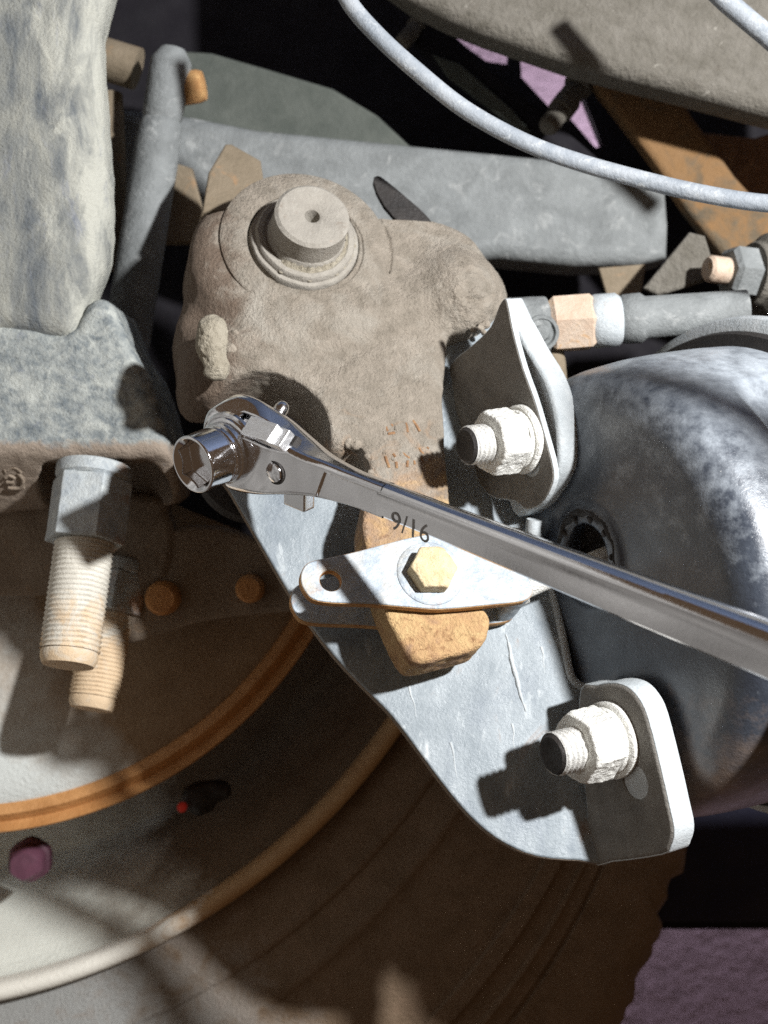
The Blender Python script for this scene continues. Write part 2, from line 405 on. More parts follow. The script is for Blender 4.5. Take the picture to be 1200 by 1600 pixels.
M['rail'] = mat('grimy_frame_rail', (.115, .105, .085), (.19, .175, .15), 50, .9, bump=3, bsize=12, bump2=3, b2size=40, layers=[dict(c=(.55, .52, .46), size=24, lo=.64, hi=.74, amt=.7), dict(c=(.12, .10, .08), size=40, lo=.6, hi=.75, amt=.6)])
M['hose'] = mat('dusty_air_hose', (.22, .25, .285), (.38, .405, .43), 50, .6, bump=.8, bsize=8, layers=[dict(c=(.62, .64, .64), size=22, lo=.56, hi=.7, amt=.7), dict(c=(.24, .27, .30), size=30, lo=.62, hi=.74, amt=.5)])
M['green'] = mat('dark_green_grey_plate', (.065, .075, .065), (.115, .125, .11), 80, .85, bump=1)
M['black'] = mat('deep_black', (.006, .005, .008), (.012, .010, .014), 200, .9, bump=1)
M['navy'] = mat('navy_panel', (.012, .012, .03), (.02, .02, .042), 200, .8, bump=1)
M['ground'] = mat('purple_grey_ground', (.20, .155, .19), (.32, .25, .31), 40, .95, bump=8, bsize=26, bump2=22, b2size=80, layers=[dict(c=(.40, .34, .38), size=18, lo=.6, hi=.7, amt=.6), dict(c=(.18, .14, .20), size=40, lo=.6, hi=.72, amt=.5)])
M['rustb'] = mat('orange_brown_bracket', (.11, .085, .055), (.18, .14, .09), 60, .85, bump=1.5, layers=[dict(c=(.26, .14, .055), size=60, lo=.5, hi=.66, amt=.8, dir=(0, 1, 0), a=300, b=720, k=.2)])
M['tan'] = mat('tan_rusty_link', (.17, .135, .09), (.25, .20, .14), 60, .85, bump=1, layers=[dict(c=(.40, .22, .10), size=50, lo=.58, hi=.72, amt=.7)])
M['pink'] = mat('pink_glimpse', (.09, .035, .055), (.14, .055, .085), 60, .5, bump=.5)
M['brass'] = mat('rusty_brass_fitting', (.50, .36, .26), (.60, .50, .40), 40, .7, bump=.8, layers=[dict(c=(.50, .26, .08), size=40, lo=.56, hi=.68, amt=.8)])
def chrome(name, base=(.78, .78, .80), rough=.09):
    m = mat(name, base, tuple(b * .93 for b in base), 60, rough, 1.0, bump=.03, bsize=5, rvar=.03, bump2=.25, b2size=50)
    nt = m.node_tree; bs = nt.nodes['Principled BSDF']
    # fine lengthwise scratches in the roughness
    geo = nt.nodes.new('ShaderNodeNewGeometry'); mp = nt.nodes.new('ShaderNodeMapping'); mp.vector_type = 'POINT'
    mp.inputs['Rotation'].default_value = (0, math.radians(30), math.radians(24)); mp.inputs['Scale'].default_value = (60, 4200, 4200)
    nz = nt.nodes.new('ShaderNodeTexNoise'); nz.inputs['Scale'].default_value = 1; nz.inputs['Detail'].default_value = 3
    nt.links.new(geo.outputs['Position'], mp.inputs[0]); nt.links.new(mp.outputs[0], nz.inputs['Vector'])
    mr = nt.nodes.new('ShaderNodeMapRange'); mr.inputs[1].default_value = .45; mr.inputs[2].default_value = .7
    mr.inputs[3].default_value = rough * .8; mr.inputs[4].default_value = rough + .16
    nt.links.new(nz.outputs['Fac'], mr.inputs[0]); nt.links.new(mr.outputs[0], bs.inputs['Roughness'])
    return m
M['chrome'] = chrome('polished_chrome')
M['chrome2'] = chrome('worn_chrome', (.70, .71, .73), .16)
M['bright_steel'] = mat('ground_bright_steel', (.86, .87, .88), (.80, .81, .83), 30, .34, .8, bump=.25, bsize=5)
M['engrave'] = mat('engraved_mark', (.28, .28, .28), (.34, .34, .34), 20, .6, .3, bump=.2)

# ------------------------------------------------------------------ main planes
nA = nrm((.22, .42, .88))
FC = Frame(P(680, 890, 0), nA)                  # front face of the clevis plate
FA = FC.shifted(-24)                            # front face of the adjuster arm
nM = nrm((.10, .28, .955)); FM = Frame(P(680, 1060, -82), nM)
nF = nrm((-.85, -.12, .51)); FF = Frame(P(1050, 1200, 150), nF)

# ------------------------------------------------------------------ slack adjuster
adj = thing('slack_adjuster', FA.hit(620, 640), 'dusty grey-brown cast brake slack adjuster with round boss and rusty arm', 'slack adjuster')
bc = FA.uv(466, 402); armp = Poly(FA.poly([(560, 560), (688, 520), (692, 620), (698, 720), (705, 800), (713, 870), (735, 925), (764, 960), (764, 985), (758, 1000), (744, 1014),
    (700, 1026), (664, 1034), (640, 1030), (620, 996), (600, 950), (584, 900), (572, 855), (566, 820), (574, 780), (580, 742), (572, 706), (550, 690), (520, 688), (500, 620)]), 4)
web = Poly(FA.poly([(298, 430), (460, 300), (560, 292), (640, 322), (700, 343), (748, 372), (772, 430), (768, 470), (740, 500), (700, 528), (680, 640), (560, 690), (520, 700), (470, 640), (380, 600), (325, 596), (296, 572), (290, 520)]), 5)
wa = FA.uv(374, 538); wb = FA.uv(738, 447); rc = FA.uv(415, 668); sc_ = FA.uv(470, 379)
body2 = FA.uv(402, 655)
eb = FA.uv(716, 452); rc2 = FA.uv(352, 712)
def f_adj(L):
    d = sd_cyl(L - V(bc[0], bc[1], 0), 184, -170, 4, 46)
    Lw = L.copy(); Lw[..., 2] += np.maximum(0, -L[..., 0] - 255) * .55
    d = smin(d, sd_ext(Lw, web, -120, 0, 26), 26)
    d = smin(d, sd_ell(L, (eb[0], eb[1], -22), (66, 88, 66)), 30)
    d = smin(d, sd_caps(L, V(wa[0], wa[1], -78), V(wb[0], wb[1], -62), 82, 80), 24)
    d = smin(d, sd_ext(L, armp, -72, 0, 8), 14)
    d = smax(d, -sd_cyl(L - V(rc[0], rc[1], 0), 106, -150, 60, 3), 6)
    d = smax(d, -sd_cyl(L - V(rc2[0], rc2[1], 0), 112, -260, 60, 3), 10)
    d = smax(d, -sd_cyl(L - V(sc_[0], sc_[1], 0), 101, -16, 60, 1), 2)
    # slit along the right of the washer disc
    q = L - V(*FA.uv(476, 385), 4); rr = np.hypot(q[..., 0], q[..., 1]); an = np.arctan2(q[..., 1], q[..., 0])
    tor = np.hypot(rr - 151, q[..., 2]) - 5.5 * np.clip(1.15 - np.abs(an - .12) / .62, -1, 1)
    return smax(d, -tor, 1.5)
crust_c = P(752, 470, -170); crust_b = P(352, 548, -110); edge_r = P(560, 715, -40)
def disp_adj(X):
    base = 1.0 * fbm(X, 34, 3, 3) + .5 * fbm(X, 9, 2, 9)
    w = 2.6 * np.exp(-(np.linalg.norm(X - crust_c, axis=1) / 62) ** 2) + .35 * np.exp(-(np.linalg.norm(X - crust_b, axis=1) / 55) ** 2) + .8 * np.exp(-(np.linalg.norm(X - edge_r, axis=1) / 32) ** 2)
    n1 = fbm(X, 18, 4, 21)
    pit = -np.clip(vnoise(X, 13, 5) - .25, 0, 1) * 14
    return base + w * (4.5 * n1 + pit)
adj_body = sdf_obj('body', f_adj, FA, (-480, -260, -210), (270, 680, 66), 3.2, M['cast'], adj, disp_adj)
FW = Frame(FA.wor((*FA.uv(476, 385), 5)), nA)
lathe('washer_disc', FW, [(101, -14), (101, 4), (103, 6.5), (143, 6.5), (147, 3.5), (148, -14)], M['cast'], adj, 96)
# dirt clump hiding the grease fitting, crust lumps
FL = Frame(P(331, 536, -75), (0.1, .2, 1))
sdf_obj('mud_clump', lambda L: smin(sd_ell(L, (0, 6, 0), (27, 42, 24)), sd_ell(L, (8, -38, -4), (20, 22, 18)), 12), FL, (-50, -80, -40), (50, 70, 40), 2.5, M['mud'], adj, lambda X: 3.5 * fbm(X, 22, 3, 5) + 1.2 * fbm(X, 7, 2, 6))
rnd = random.Random(4)
lump = []
for px, py, r in [(738, 520, 8), (748, 514, 6), (757, 512, 7), (753, 524, 5), (360, 545, 10), (385, 548, 8), (410, 556, 6), (368, 520, 7), (556, 694, 9), (575, 712, 6), (545, 692, 8), (579, 738, 5)]:
    lump.append((FA.wor((*FA.uv(px, py), 10 if px > 690 else -3)), r))
FX = Frame(FA.o, nA)
def f_lump(L, cs=[(FX.loc(c), r) for c, r in lump]):
    d = None
    for c, r in cs:
        e = np.linalg.norm(L - c, axis=-1) - r
        d = e if d is None else smin(d, e, 6)
    return d
allc = [(FX.loc(c), r) for c, r in lump]
for grp in ([0, 1, 2, 3], [4, 5, 6, 7], [8, 9, 10, 11]):
    cs_ = [allc[i] for i in grp]; cc = np.array([c for c, _ in cs_])
    sdf_obj('mud_crust', lambda L, cs=cs_: f_lump(L, cs), FX, cc.min(0) - 24, cc.max(0) + 24, 2.6, M['crust'], adj, lambda X: 3 * fbm(X, 14, 3, 15), proj=1)
# cast marks on the arm
marks = [[(603, 664), (604, 670), (606, 674)], [(611, 663), (614, 666)], [(606, 678), (617, 676)], [(634, 661), (636, 668), (637, 676)], [(645, 657), (650, 664), (656, 674)],
         [(602, 713), (605, 722), (608, 731)], [(614, 709), (618, 714)], [(619, 722), (620, 732)], [(629, 707), (634, 712), (640, 716)], [(637, 720), (636, 730)], [(647, 720), (648, 726)],
         [(655, 700), (658, 706), (662, 709)], [(658, 714), (661, 722)], [(667, 699), (670, 702)], [(669, 718), (672, 718)]]
for mk_ in marks:
    tube('cast_mark', [FA.wor((*FA.uv(*p), -.6)) for p in mk_], 2.6, M['rust'], adj_body, 8, 3)
ridge = [[(606, 660), (612, 657), (617, 662), (618, 672)], [(599, 668), (600, 680)], [(628, 659), (632, 657), (640, 659)], [(598, 708), (603, 708)], [(625, 712), (634, 706), (643, 712), (645, 718)], [(612, 716), (616, 719)], [(664, 706), (670, 710), (676, 706)], [(650, 712), (655, 718), (656, 728)]]
for mk_ in ridge:
    tube('cast_letter_ridge', [FA.wor((*FA.uv(*p), -.4)) for p in mk_], 2.4, M['cast'], adj_body, 8, 3)

# camshaft end with its snap ring
cam_t = thing('camshaft_end', FW.o, 'round stub shaft end with centre hole standing up from the boss', 'shaft')
FS = Frame(FA.wor((*FA.uv(476, 378), 0)), nA)
lathe('stub', FS, [(0, 46), (7, 49), (10, 60), (13, 74), (19, 78), (58, 78), (64, 73), (64, 30), (66, 28), (68, 14), (80, 12), (80, -16)], M['washer'], cam_t, 72)
lathe('snap_ring', FS, [(71, -10), (71, 13), (75, 17), (83, 17), (86, 13), (87, 7), (93, 6), (96, 2), (96, -14)], M['washer'], cam_t, 72, rfun=lambda r, h, a: r + .8 * np.sin(a * 3) + .5 * np.sin(a * 11))
lathe('shaft_dirt', FS, [(66, 24), (72, 15), (79, 12.5), (86, 12)], M['mud'], cam_t, 90, a0=-2.3, a1=.7, rfun=lambda r, h, a: r + 2 * np.sin(a * 17) * np.sin(a * 5) + 1.4 * np.sin(a * 31))
# bore cap in the recess, coloured dark for the shade inside
FB = Frame(FA.wor((rc[0], rc[1], -155)), nA)
cap = lathe('bore_cap', FB, [(0, 8), (60, 8), (66, 5), (80, 4), (90, 2), (96, -10)], M['dark'], adj, 64)
for a in (20, 75, 130):
    sdf = FB.wor((72 * math.cos(math.radians(a)), 72 * math.sin(math.radians(a)), 6))
    lathe('cap_screw', Frame(sdf, nA), [(0, 9), (8, 8), (11, 4), (11, -2)], M['dark'], cap, 14)

# ------------------------------------------------------------------ clevis, its bolt and the push rod
clv = thing('clevis_yoke', FC.hit(640, 900), 'zinc steel clevis yoke with a hole at its left end, clamped round the arm', 'clevis')
cp = FC.poly([(470, 905), (474, 888), (487, 877), (520, 870), (560, 861), (600, 850), (650, 838), (700, 832), (750, 845), (795, 872), (826, 905), (832, 925), (818, 938), (770, 944), (690, 951), (640, 948), (580, 943), (520, 941), (490, 936), (476, 922)])
hl = FC.uv(517, 907); hb = FC.uv(672, 896)
plate('front_plate', FC, cp, -17, 0, M['zinc'], clv, [circle(hl, 17.5)], 1.8, 3)
plate('front_plate_edge', FC, grow(cp, .7), -15.8, -2.2, M['zinc_edge'], clv, [circle(hl, 16.8)], .6, 3)
cp2 = cp.copy(); cp2[:, 0] += 0
plate('rear_plate', FC, cp2, -107, -90, M['zinc'], clv, [], 1.8, 3)
plate('rear_plate_edge', FC, grow(cp2, .7), -105.8, -92.2, M['zinc_edge'], clv, [], .6, 3)
er = FC.uv(822, 922)
Lb = Poly(np.array([(er[0] - 26, er[1] + 52), (er[0] + 4, er[1] + 44), (er[0] + 10, er[1] + 10), (er[0] + 6, er[1] - 12), (er[0] - 20, er[1] - 16), (er[0] - 26, er[1] + 10)]), 2.5, 60)
def f_bridge(L):
    a = sd_ext(L, Lb, -107, 0, 6)
    return a
sdf_obj('bridge', f_bridge, FC, (er[0] - 50, er[1] - 40, -115), (er[0] + 40, er[1] + 80, 8), 3, M['zinc'], clv, lambda X: .8 * fbm(X, 20, 2, 2))
bt = thing('clevis_bolt', FC.hit(672, 896), 'bright yellowed hex bolt head fixing the clevis plate to the arm', 'bolt')
FBt = Frame(FC.wor((hb[0], hb[1], 0)), nA)
def f_bolt(L):
    h = sd_hex(L, 33, -4, 31, 2.5, .5)
    r = np.linalg.norm(L - V(0, 0, -42), axis=-1) - 78
    return smax(h, r, 2)
sdf_obj('bolt_head', f_bolt, FBt, (-45, -45, -8), (45, 45, 38), 1.8, M['bolt'], bt, lambda X: .9 * fbm(X, 14, 3, 8))
lathe('washer_ring', FBt, [(34, 0), (34, 3), (50, 3), (53, 1.5), (54, -1)], M['zinc'], bt, 48)

# ------------------------------------------------------------------ mounting bracket
brk = thing('mounting_bracket', FM.hit(700, 1150), 'blue-grey steel mounting bracket with a curved lower edge and two bolted flanges', 'bracket')
mp_ = FM.poly([(345, 745), (360, 768), (410, 855), (460, 940), (520, 1022), (575, 1080), (612, 1118), (650, 1168), (700, 1235), (745, 1285), (790, 1318), (840, 1338), (905, 1344), (962, 1344),
    (955, 1250), (940, 1150), (925, 1085), (905, 1074), (893, 1058), (884, 1010), (872, 950), (862, 900), (852, 850), (838, 790), (822, 700), (800, 600), (778, 500), (745, 475), (700, 490), (640, 560), (600, 640), (545, 705), (440, 735), (370, 735)])
plate('main_plate', FM, mp_, -26, 0, M['bracket'], brk, [], 3.5, 3)
plate('main_plate_edge', FM, grow(mp_, .8), -24, -3.5, M['brown'], brk, [], .6, 3)
fl = FF.poly([(906, 1077), (930, 1072), (955, 1068), (978, 1074), (996, 1092), (1010, 1122), (1030, 1200), (1044, 1262), (1051, 1298), (1046, 1322), (1032, 1335), (955, 1346), (925, 1345), (915, 1250), (905, 1150)])
slot = FF.uv(985, 1225); nutA = FF.uv(957, 1155); nutB = FF.uv(816, 686)
plate('lower_flange', FF, fl, -44, 0, M['face'], brk, [circle(FF.uv(992, 1222), 26, 20)], 5, 3)
plate('lower_flange_edge', FF, grow(fl, 1.6), -42, -2.5, M['bracket_edge'], brk, [], 1.5, 3)
fu = FF.poly([(704, 570), (738, 540), (766, 512), (780, 478), (789, 468), (793, 480), (801, 520), (816, 575), (834, 625), (850, 680), (864, 735), (860, 762), (845, 786), (822, 795), (803, 782), (760, 770), (722, 700), (706, 600)])
plate('upper_flange', FF, fu, -12, 0, M['face'], brk, [circle(FF.uv(828, 722), 24, 20)], 2, 3)
plate('upper_flange_edge', FF, grow(fu, 1.4), -11, -1.2, M['bracket_edge'], brk, [], .8, 3)
fu2 = FF.shifted(-22).poly([(780, 480), (800, 500), (825, 545), (852, 590), (868, 640), (874, 690), (872, 735), (850, 775), (825, 800), (800, 800), (780, 700)])
plate('flange_backing', FF.shifted(-22), fu2, -44, 0, M['bracket_edge'], brk, [], 7, 3)
rw = random.Random(7)
for (x0_, y0_, x1_, y1_) in ((640, 1072, 652, 1120), (742, 985, 748, 1030), (706, 1160, 716, 1215), (800, 1130, 806, 1176), (845, 1010, 852, 1052)):
    tube('paint_run', [FM.wor((*FM.uv(x0_ + (x1_ - x0_) * t + rw.uniform(-2, 2), y0_ + (y1_ - y0_) * t), -.6)) for t in (0, .3, .6, 1)], 1.6, M['bracket_edge'], brk, 6, 4, rf=lambda t: 1.5 - t)
tube('weld_seam', [FM.wor((*FM.uv(x, y), 0)) for x, y in [(790, 990), (796, 1010), (800, 1035), (808, 1062), (813, 1085), (822, 1112)]], 3.4, M['bracket_edge'], brk, 8, 5, rf=lambda t: .25 + .9 * math.sin(math.pi * t) + .18 * math.sin(t * 40))
tube('bend_rim', [FM.wor((*FM.uv(x, y), 1)) for x, y in [(858, 905), (868, 945), (880, 1000), (890, 1050), (899, 1066), (912, 1073), (930, 1068)]], 7, M['bracket_edge'], brk, 12, 5)
tube('bend_tab', [P(835, 812, -120), P(833, 830, -125), P(838, 850, -140)], 13, M['bracket_edge'], brk, 12, 4)

# ------------------------------------------------------------------ nuts on the chamber studs
def stud_thing(uv, k, label, rot):
    t = thing('stud_nut', FF.wor((*uv, 0)), label, 'nut', 'dusty white nuts on the brake chamber studs')
    F0 = Frame(FF.wor((*uv, 0)), nF)
    lathe('washer', F0, [(20 * k, 0), (20 * k, 11), (56 * k, 11), (60 * k, 8), (60 * k, 0)], M['white'], t, 48, rfun=lambda r, h, a: r + .7 * np.sin(a * 5 + k * 9))
    lathe('lock_washer', F0, [(20 * k, 11), (20 * k, 17), (50 * k, 17), (52 * k, 14), (52 * k, 11)], M['white'], t, 40)
    def f_nut(L):
        h = sd_hex(L, 50 * k, 17, 17 + 56 * k, 3, rot)
        return smax(h, np.linalg.norm(L - V(0, 0, 17 + 18 * k), axis=-1) - 64 * k, 3)
    sdf_obj('hex_nut', f_nut, F0, (-65 * k, -65 * k, 10), (65 * k, 65 * k, 22 + 60 * k), 2.2, M['white'], t, lambda X: 1.5 * fbm(X, 24, 3, 31) + .8 * fbm(X, 8, 2, 32))
    R = 34 * k; h0 = 60 * k; h1 = 17 + 102 * k; pitch = 9.5 * k; prof = [(R, h) for h in np.linspace(h0, h1 - 5, 46)] + [(R - 6, h1), (R - 10, h1 + 1), (R * .55, h1 - 1), (0, h1 - 2)]
    def thr(r, h, a):
        w = .5 + .5 * np.cos(2 * math.pi * (h / pitch - a / (2 * math.pi)))
        return r - (3.6 * k * w if r == R else 0)
    lathe('threaded_stud', F0, prof[:-4], M['stud'], t, 40, rfun=thr, sharp=60)
    lathe('stud_end', F0, [(R - 3, h1 - 5), (R - 7, h1), (R - 10, h1), (R * .6, h1 - 1), (0, h1 - 2)], M['dark'], t, 32)
    return t
stud_thing(nutA, 1.0, 'larger dusty white nut on a stud at the bottom right flange', .25)
stud_thing(nutB, .93, 'dusty white nut on a stud beside the arm, above the wrench handle', .15)

# ------------------------------------------------------------------ brake chamber
FCH0 = Frame(FF.o - nF * 58, nF)
boot_uv = FCH0.hit(922, 868); chc = FCH0.hit(930, 935); FCH = Frame(chc, nF)
chb = thing('brake_chamber', chc, 'big round dusty black brake chamber filling the right side', 'brake chamber')
BO = FCH.loc(boot_uv); BO[2] = 0; FBO = Frame(FCH.wor(BO), nF)
def f_ch(L):
    r = np.hypot(L[..., 0], L[..., 1]); h = -L[..., 2]
    R = 342 + 40 * (1 - np.exp(-np.maximum(h, 0) / 70))
    d = smax((r - R) * .85, -h, 40)
    d = smax(d, h - 420, 6)
    # shallow boss round the rod opening, embossed pockets in the side wall
    d = smin(d, sd_cyl(L - BO, 80, -20, 7, 6), 14)
    d = smax(d, -sd_cyl(L - BO, 52, -60, 40, 2), 4)
    for a, wd in ((POCK, .33), (POCK + 2.3, .3), (POCK - 2.3, .3)):
        c = V((388) * math.cos(a), (388) * math.sin(a), -215)
        ux = V(-math.sin(a), math.cos(a), 0); un = V(math.cos(a), math.sin(a), 0)
        q = L - c; q = np.stack([q @ un, q @ ux, q[..., 2]], -1)
        d = smax(d, -sd_box(q, (0, 0, 0), (34, 88, 78), 26), 22)
    return d
pk = FCH.loc(P(1100, 770, 60)); POCK = math.atan2(pk[1], pk[0])
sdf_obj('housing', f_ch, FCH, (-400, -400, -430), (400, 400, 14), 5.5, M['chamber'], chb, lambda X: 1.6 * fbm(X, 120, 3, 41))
lathe('clamp_ring', FCH, [(370, -318), (412, -322), (426, -332), (430, -350), (426, -368), (410, -378), (385, -380)], M['bracket_edge'], chb, 120)
lathe('rubber_seal', FCH, [(374, -298), (402, -300), (406, -318), (376, -321)], M['dark'], chb, 120)
lathe('rod_boot', FBO, [(78, 6), (68, 11), (60, 7), (54, -4), (50, -30), (30, -46), (12, -50)], M['dark'], chb, 96, rfun=lambda r, h, a: r + (4.5 * (np.abs(np.sin(a * 6)) ** 2) if 50 < r < 75 else 0 * a))
for k in range(10):
    a = k * 2 * math.pi / 10
    p0 = FBO.wor((56 * math.cos(a), 56 * math.sin(a), 2)); p1 = FBO.wor((66 * math.cos(a), 66 * math.sin(a), 9))
    tube('boot_rib', [p0, p1], 6, M['dark'], chb, 8, 2)
rodA = FC.wor((er[0] + 2, er[1] + 14, -52))
tube('push_rod', [rodA, rodA * .5 + FBO.wor((0, 0, -40)) * .5, FBO.wor((0, 0, -60))], 15, M['white'], chb, 20, 4)
tube('rod_lock_nut', [rodA, rodA + nrm(FBO.wor((0, 0, -60)) - rodA) * 16], 21, M['white'], chb, 6, 1)

# ------------------------------------------------------------------ ratchet wrench
w0 = P(500, 738, 72); w1 = P(1200, 1010, 505); wd = nrm(w1 - w0)
ws = V(-.65, -.31, .69); ws = nrm(ws - ws.dot(wd) * wd)
WF = Frame(w0 - wd * 158 , ws, x=wd)             # x along the handle, z = socket axis; y = x ^ z side
if WF.y[1] < 0: raise ValueError
wr = thing('ratchet_wrench', WF.o, 'polished chrome ratchet wrench with a socket, lying across the adjuster arm', 'wrench')
XE = 1150
_tx = np.arange(0, 1151, 5.0)
def _sm(xs, ys):
    y = np.interp(_tx, xs, ys); y = np.concatenate([np.full(8, y[0]), y, np.full(8, y[-1])]); k = np.hanning(15); return np.convolve(y, k / k.sum(), 'same')[8:-8]
def ht(x): return np.interp(x, _tx, _HT)
def hs(x): return np.interp(x, _tx, _HS)
def ht_old(x): return np.interp(x, [0, 60, 120, 175, 230, 400, 700, 1150], [58, 54, 43, 33, 27, 27, 31, 36])
_HT = _sm([0, 60, 100, 150, 230, 400, 700, 1150], [64, 58, 45, 33, 27, 27, 31, 36]); _HS = _sm([0, 80, 125, 180, 240, 400, 700, 1150], [42, 42, 36, 24, 19, 20, 25, 30])
def hs_old(x): return np.interp(x, [0, 80, 125, 180, 240, 400, 700, 1150], [41, 41, 35, 23, 19, 20, 25, 30])
FLv = Frame(WF.wor((62, 44, 26)), nrm(.76 * WF.y + .65 * ws - .10 * WF.x), x=wd)
def f_wr(L):
    x, y, z = L[..., 0], L[..., 1], L[..., 2]
    head = smax(sd_cyl(L - V(2, 9, 0), 72, -58, 35, 14), np.linalg.norm(L - V(4, 4, 18), axis=-1) - 92, 14)
    hx = np.clip(x, 0, XE); A = ht(hx); B = hs(hx); rd = 9.0
    a = np.abs(y) - (A - rd); b = np.abs(z) - (B - rd)
    c = np.abs(x - XE / 2) - XE / 2
    d = np.minimum(np.maximum(np.maximum(a, b), c), 0) + np.sqrt(np.maximum(a, 0) ** 2 + np.maximum(b, 0) ** 2 + np.maximum(c, 0) ** 2) - rd
    d = smin(head, d, 24)
    # chamfer along the top rear edge, so the top reads as a rounded rail
    d = smax(d, ((y - A) * .75 - (z + B) * .66 + 9) , 8)
    d = smax(d, y * .76 + z * .65 - 57 - np.maximum(x - 100, 0) * .25, 9)
    # stepped-down panel on the broad face
    pan = sd_box(L, (XE / 2 + 205, -16, 0), (XE / 2, 0, 0), 0)
    pz = np.maximum(np.maximum(183 + .35 * y - x, y - (A - 13)), (B - 4.5) - z)
    d = smax(d, -pz, 1.5)
    # lever slot
    q = FLv.loc(WF.wor(L))
    d = smax(d, -sd_box(q, (2, 0, 18), (56, 18, 26), 5), 3)
    return d
v_, f_ = nets(f_wr, (-80, -90, -66), (300, 90, 50), 1.9)
v2_, f2_ = None, None
for _ in range(3):
    g_ = grad(f_wr, v_, .5); v_ = v_ - g_ * np.clip(f_wr(v_), -2, 2)[:, None]
keep = (v_[f_][:, :, 0].max(1) < 297)
mk('head', WF.wor(v_), f_[keep], M['chrome'], wr)
# handle: lofted sections continue from the neck
def section(x):
    A = float(ht(x)); B = float(hs(x)); pts = []
    A2 = A
    raw = [(-A2 + 5, B - 4.5), (-A2 * .5, B - 4.2), (0, B - 4.2), (A - 15, B - 4.5), (A - 13.6, B - 3.9), (A - 13, B - 1), (A - 12, B), (A - 8, B - .6), (A - 4.4, B - 3)]
    # broad rounded top rail
    raw += [(A - 4.4 + 4.4 * math.sin(t * math.pi / 2) * 1.0 - 0.0, B - 3 - (B * .75) * (1 - math.cos(t * math.pi / 2))) for t in (.25, .5, .75, 1.0)]
    raw += [(A - 1.5, -B * .1), (A - 5, -B * .5), (A - 10, -B * .85), (A - 18, -B), (0, -B), (-A2 + 8, -B), (-A2 + 2.5, -B + 2.7), (-A2, -B + 8), (-A2, B - 12), (-A2 + 1.4, B - 7.5)]
    return raw
xs = np.concatenate([np.linspace(285, 420, 12), np.linspace(440, XE - 20, 40), [XE - 8, XE - 2, XE]]); vs = []
for x in xs:
    sc2 = 1 if x < XE - 10 else (.97 if x < XE - 4 else (.9 if x < XE - 1 else .75))
    for (y, z) in section(x): vs.append((x, y * sc2, z * sc2))
nS = len(section(300)); F = [(i * nS + k, i * nS + (k + 1) % nS, (i + 1) * nS + (k + 1) % nS, (i + 1) * nS + k) for i in range(len(xs) - 1) for k in range(nS)]
F += [tuple((len(xs) - 1) * nS + k for k in range(nS)), tuple(range(nS - 1, -1, -1))]
hd = mk('handle', WF.wor(np.array(vs)), [tuple(reversed(q)) for q in F], M['chrome'], wr, True, 30)
# collars and socket
SF = WF
lathe('collar', SF, [(61, 30), (61, 36), (58, 38.5), (56, 38.5), (55, 37.5), (54, 38.5), (53, 41), (50, 42.5), (48, 42.5)], M['chrome'], wr, 96)
lathe('drive_ring', SF, [(49, 38), (49, 54), (46.5, 56.5), (45.5, 56.5), (45, 54.5), (44, 54.5)], M['chrome2'], wr, 96)
def f_sock(L):
    d = sd_cyl(L, 45.5, 50, 116, 3.5)
    groove = np.hypot(np.hypot(L[..., 0], L[..., 1]) - 46.5, L[..., 2] - 66) - 2.6
    d = smax(d, -groove, 1)
    h = sd_hex(L, 33, 88, 150, 1.0, .2)
    cone = (np.hypot(L[..., 0], L[..., 1]) - (L[..., 2] - 74)) * .7
    return smax(smax(d, -h, .8), -np.maximum(cone, -(L[..., 2] - 92)), .8)
sdf_obj('socket', f_sock, WF, (-50, -50, 46), (50, 50, 134), 1.3, M['chrome'], wr, None, 3)
lathe('pivot_button', Frame(WF.wor((100, -6, 38.5)), ws), [(0, 6.5), (9, 6), (14.5, 4), (16, 1.5), (16.5, -3)], M['chrome'], wr, 40)
lathe('button_seat', Frame(WF.wor((100, -6, 38.5)), ws), [(16, 1.2), (19, 1.6), (20, -1)], M['dark'], wr, 40)
sdf_obj('lever', lambda L: smin(sd_box(L, (2, 0, 6), (31, 16.5, 8), 1.5), smin(sd_box(L, (40, 0, -1), (15, 16, 8), 1.5), sd_box(L, (-40, 0, -4), (11, 14, 7), 1.5), 1), 1), FLv, (-50, -25, -20), (60, 25, 25), 1.5, M['bright_steel'], wr)
sdf_obj('slot_floor', lambda L: sd_box(L, (4, 0, -17), (56, 18, 6), 1), FLv, (-62, -24, -28), (66, 24, -4), 3, M['dark'], wr)
lathe('release_ball', Frame(WF.wor((40, 56, -34)), nrm(WF.y - ws)), [(0, 18), (4, 17.5), (8, 15), (10.5, 11), (12, 6), (12, 0), (12, -8)], M['chrome2'], wr, 32)
sdf_obj('stop_lug', lambda L: smax(sd_box(L, (122, -50, 8), (22, 16, 12), 2), (-(L[..., 1] + 70) - (L[..., 0] - 128) * .75 * -1) * .8 - 8, 2), WF, (90, -80, -12), (155, -30, 28), 1.8, M['chrome2'], wr)
# 9/16 engraving
def text_obj(name, s, size, fr, x, y, z, m, parent, ext=.25, rot=0.0, sx=1.0):
    cu = bpy.data.curves.new(name, 'FONT'); cu.body = s; cu.size = size; cu.extrude = ext; cu.resolution_u = 6
    ob = bpy.data.objects.new('tmp', cu); col.objects.link(ob); dg = bpy.context.evaluated_depsgraph_get()
    me = bpy.data.meshes.new_from_object(ob.evaluated_get(dg)); v = np.empty(len(me.vertices) * 3); me.vertices.foreach_get('co', v); v = v.reshape(-1, 3)
    F = [tuple(p.vertices) for p in me.polygons]; bpy.data.objects.remove(ob); bpy.data.curves.remove(cu); bpy.data.meshes.remove(me)
    v[:, 0] *= sx; c, s_ = math.cos(rot), math.sin(rot); v[:, :2] = v[:, :2] @ np.array([[c, s_], [-s_, c]])
    return mk(name, fr.wor(v + V(x, y, z)), F, m, parent, False)
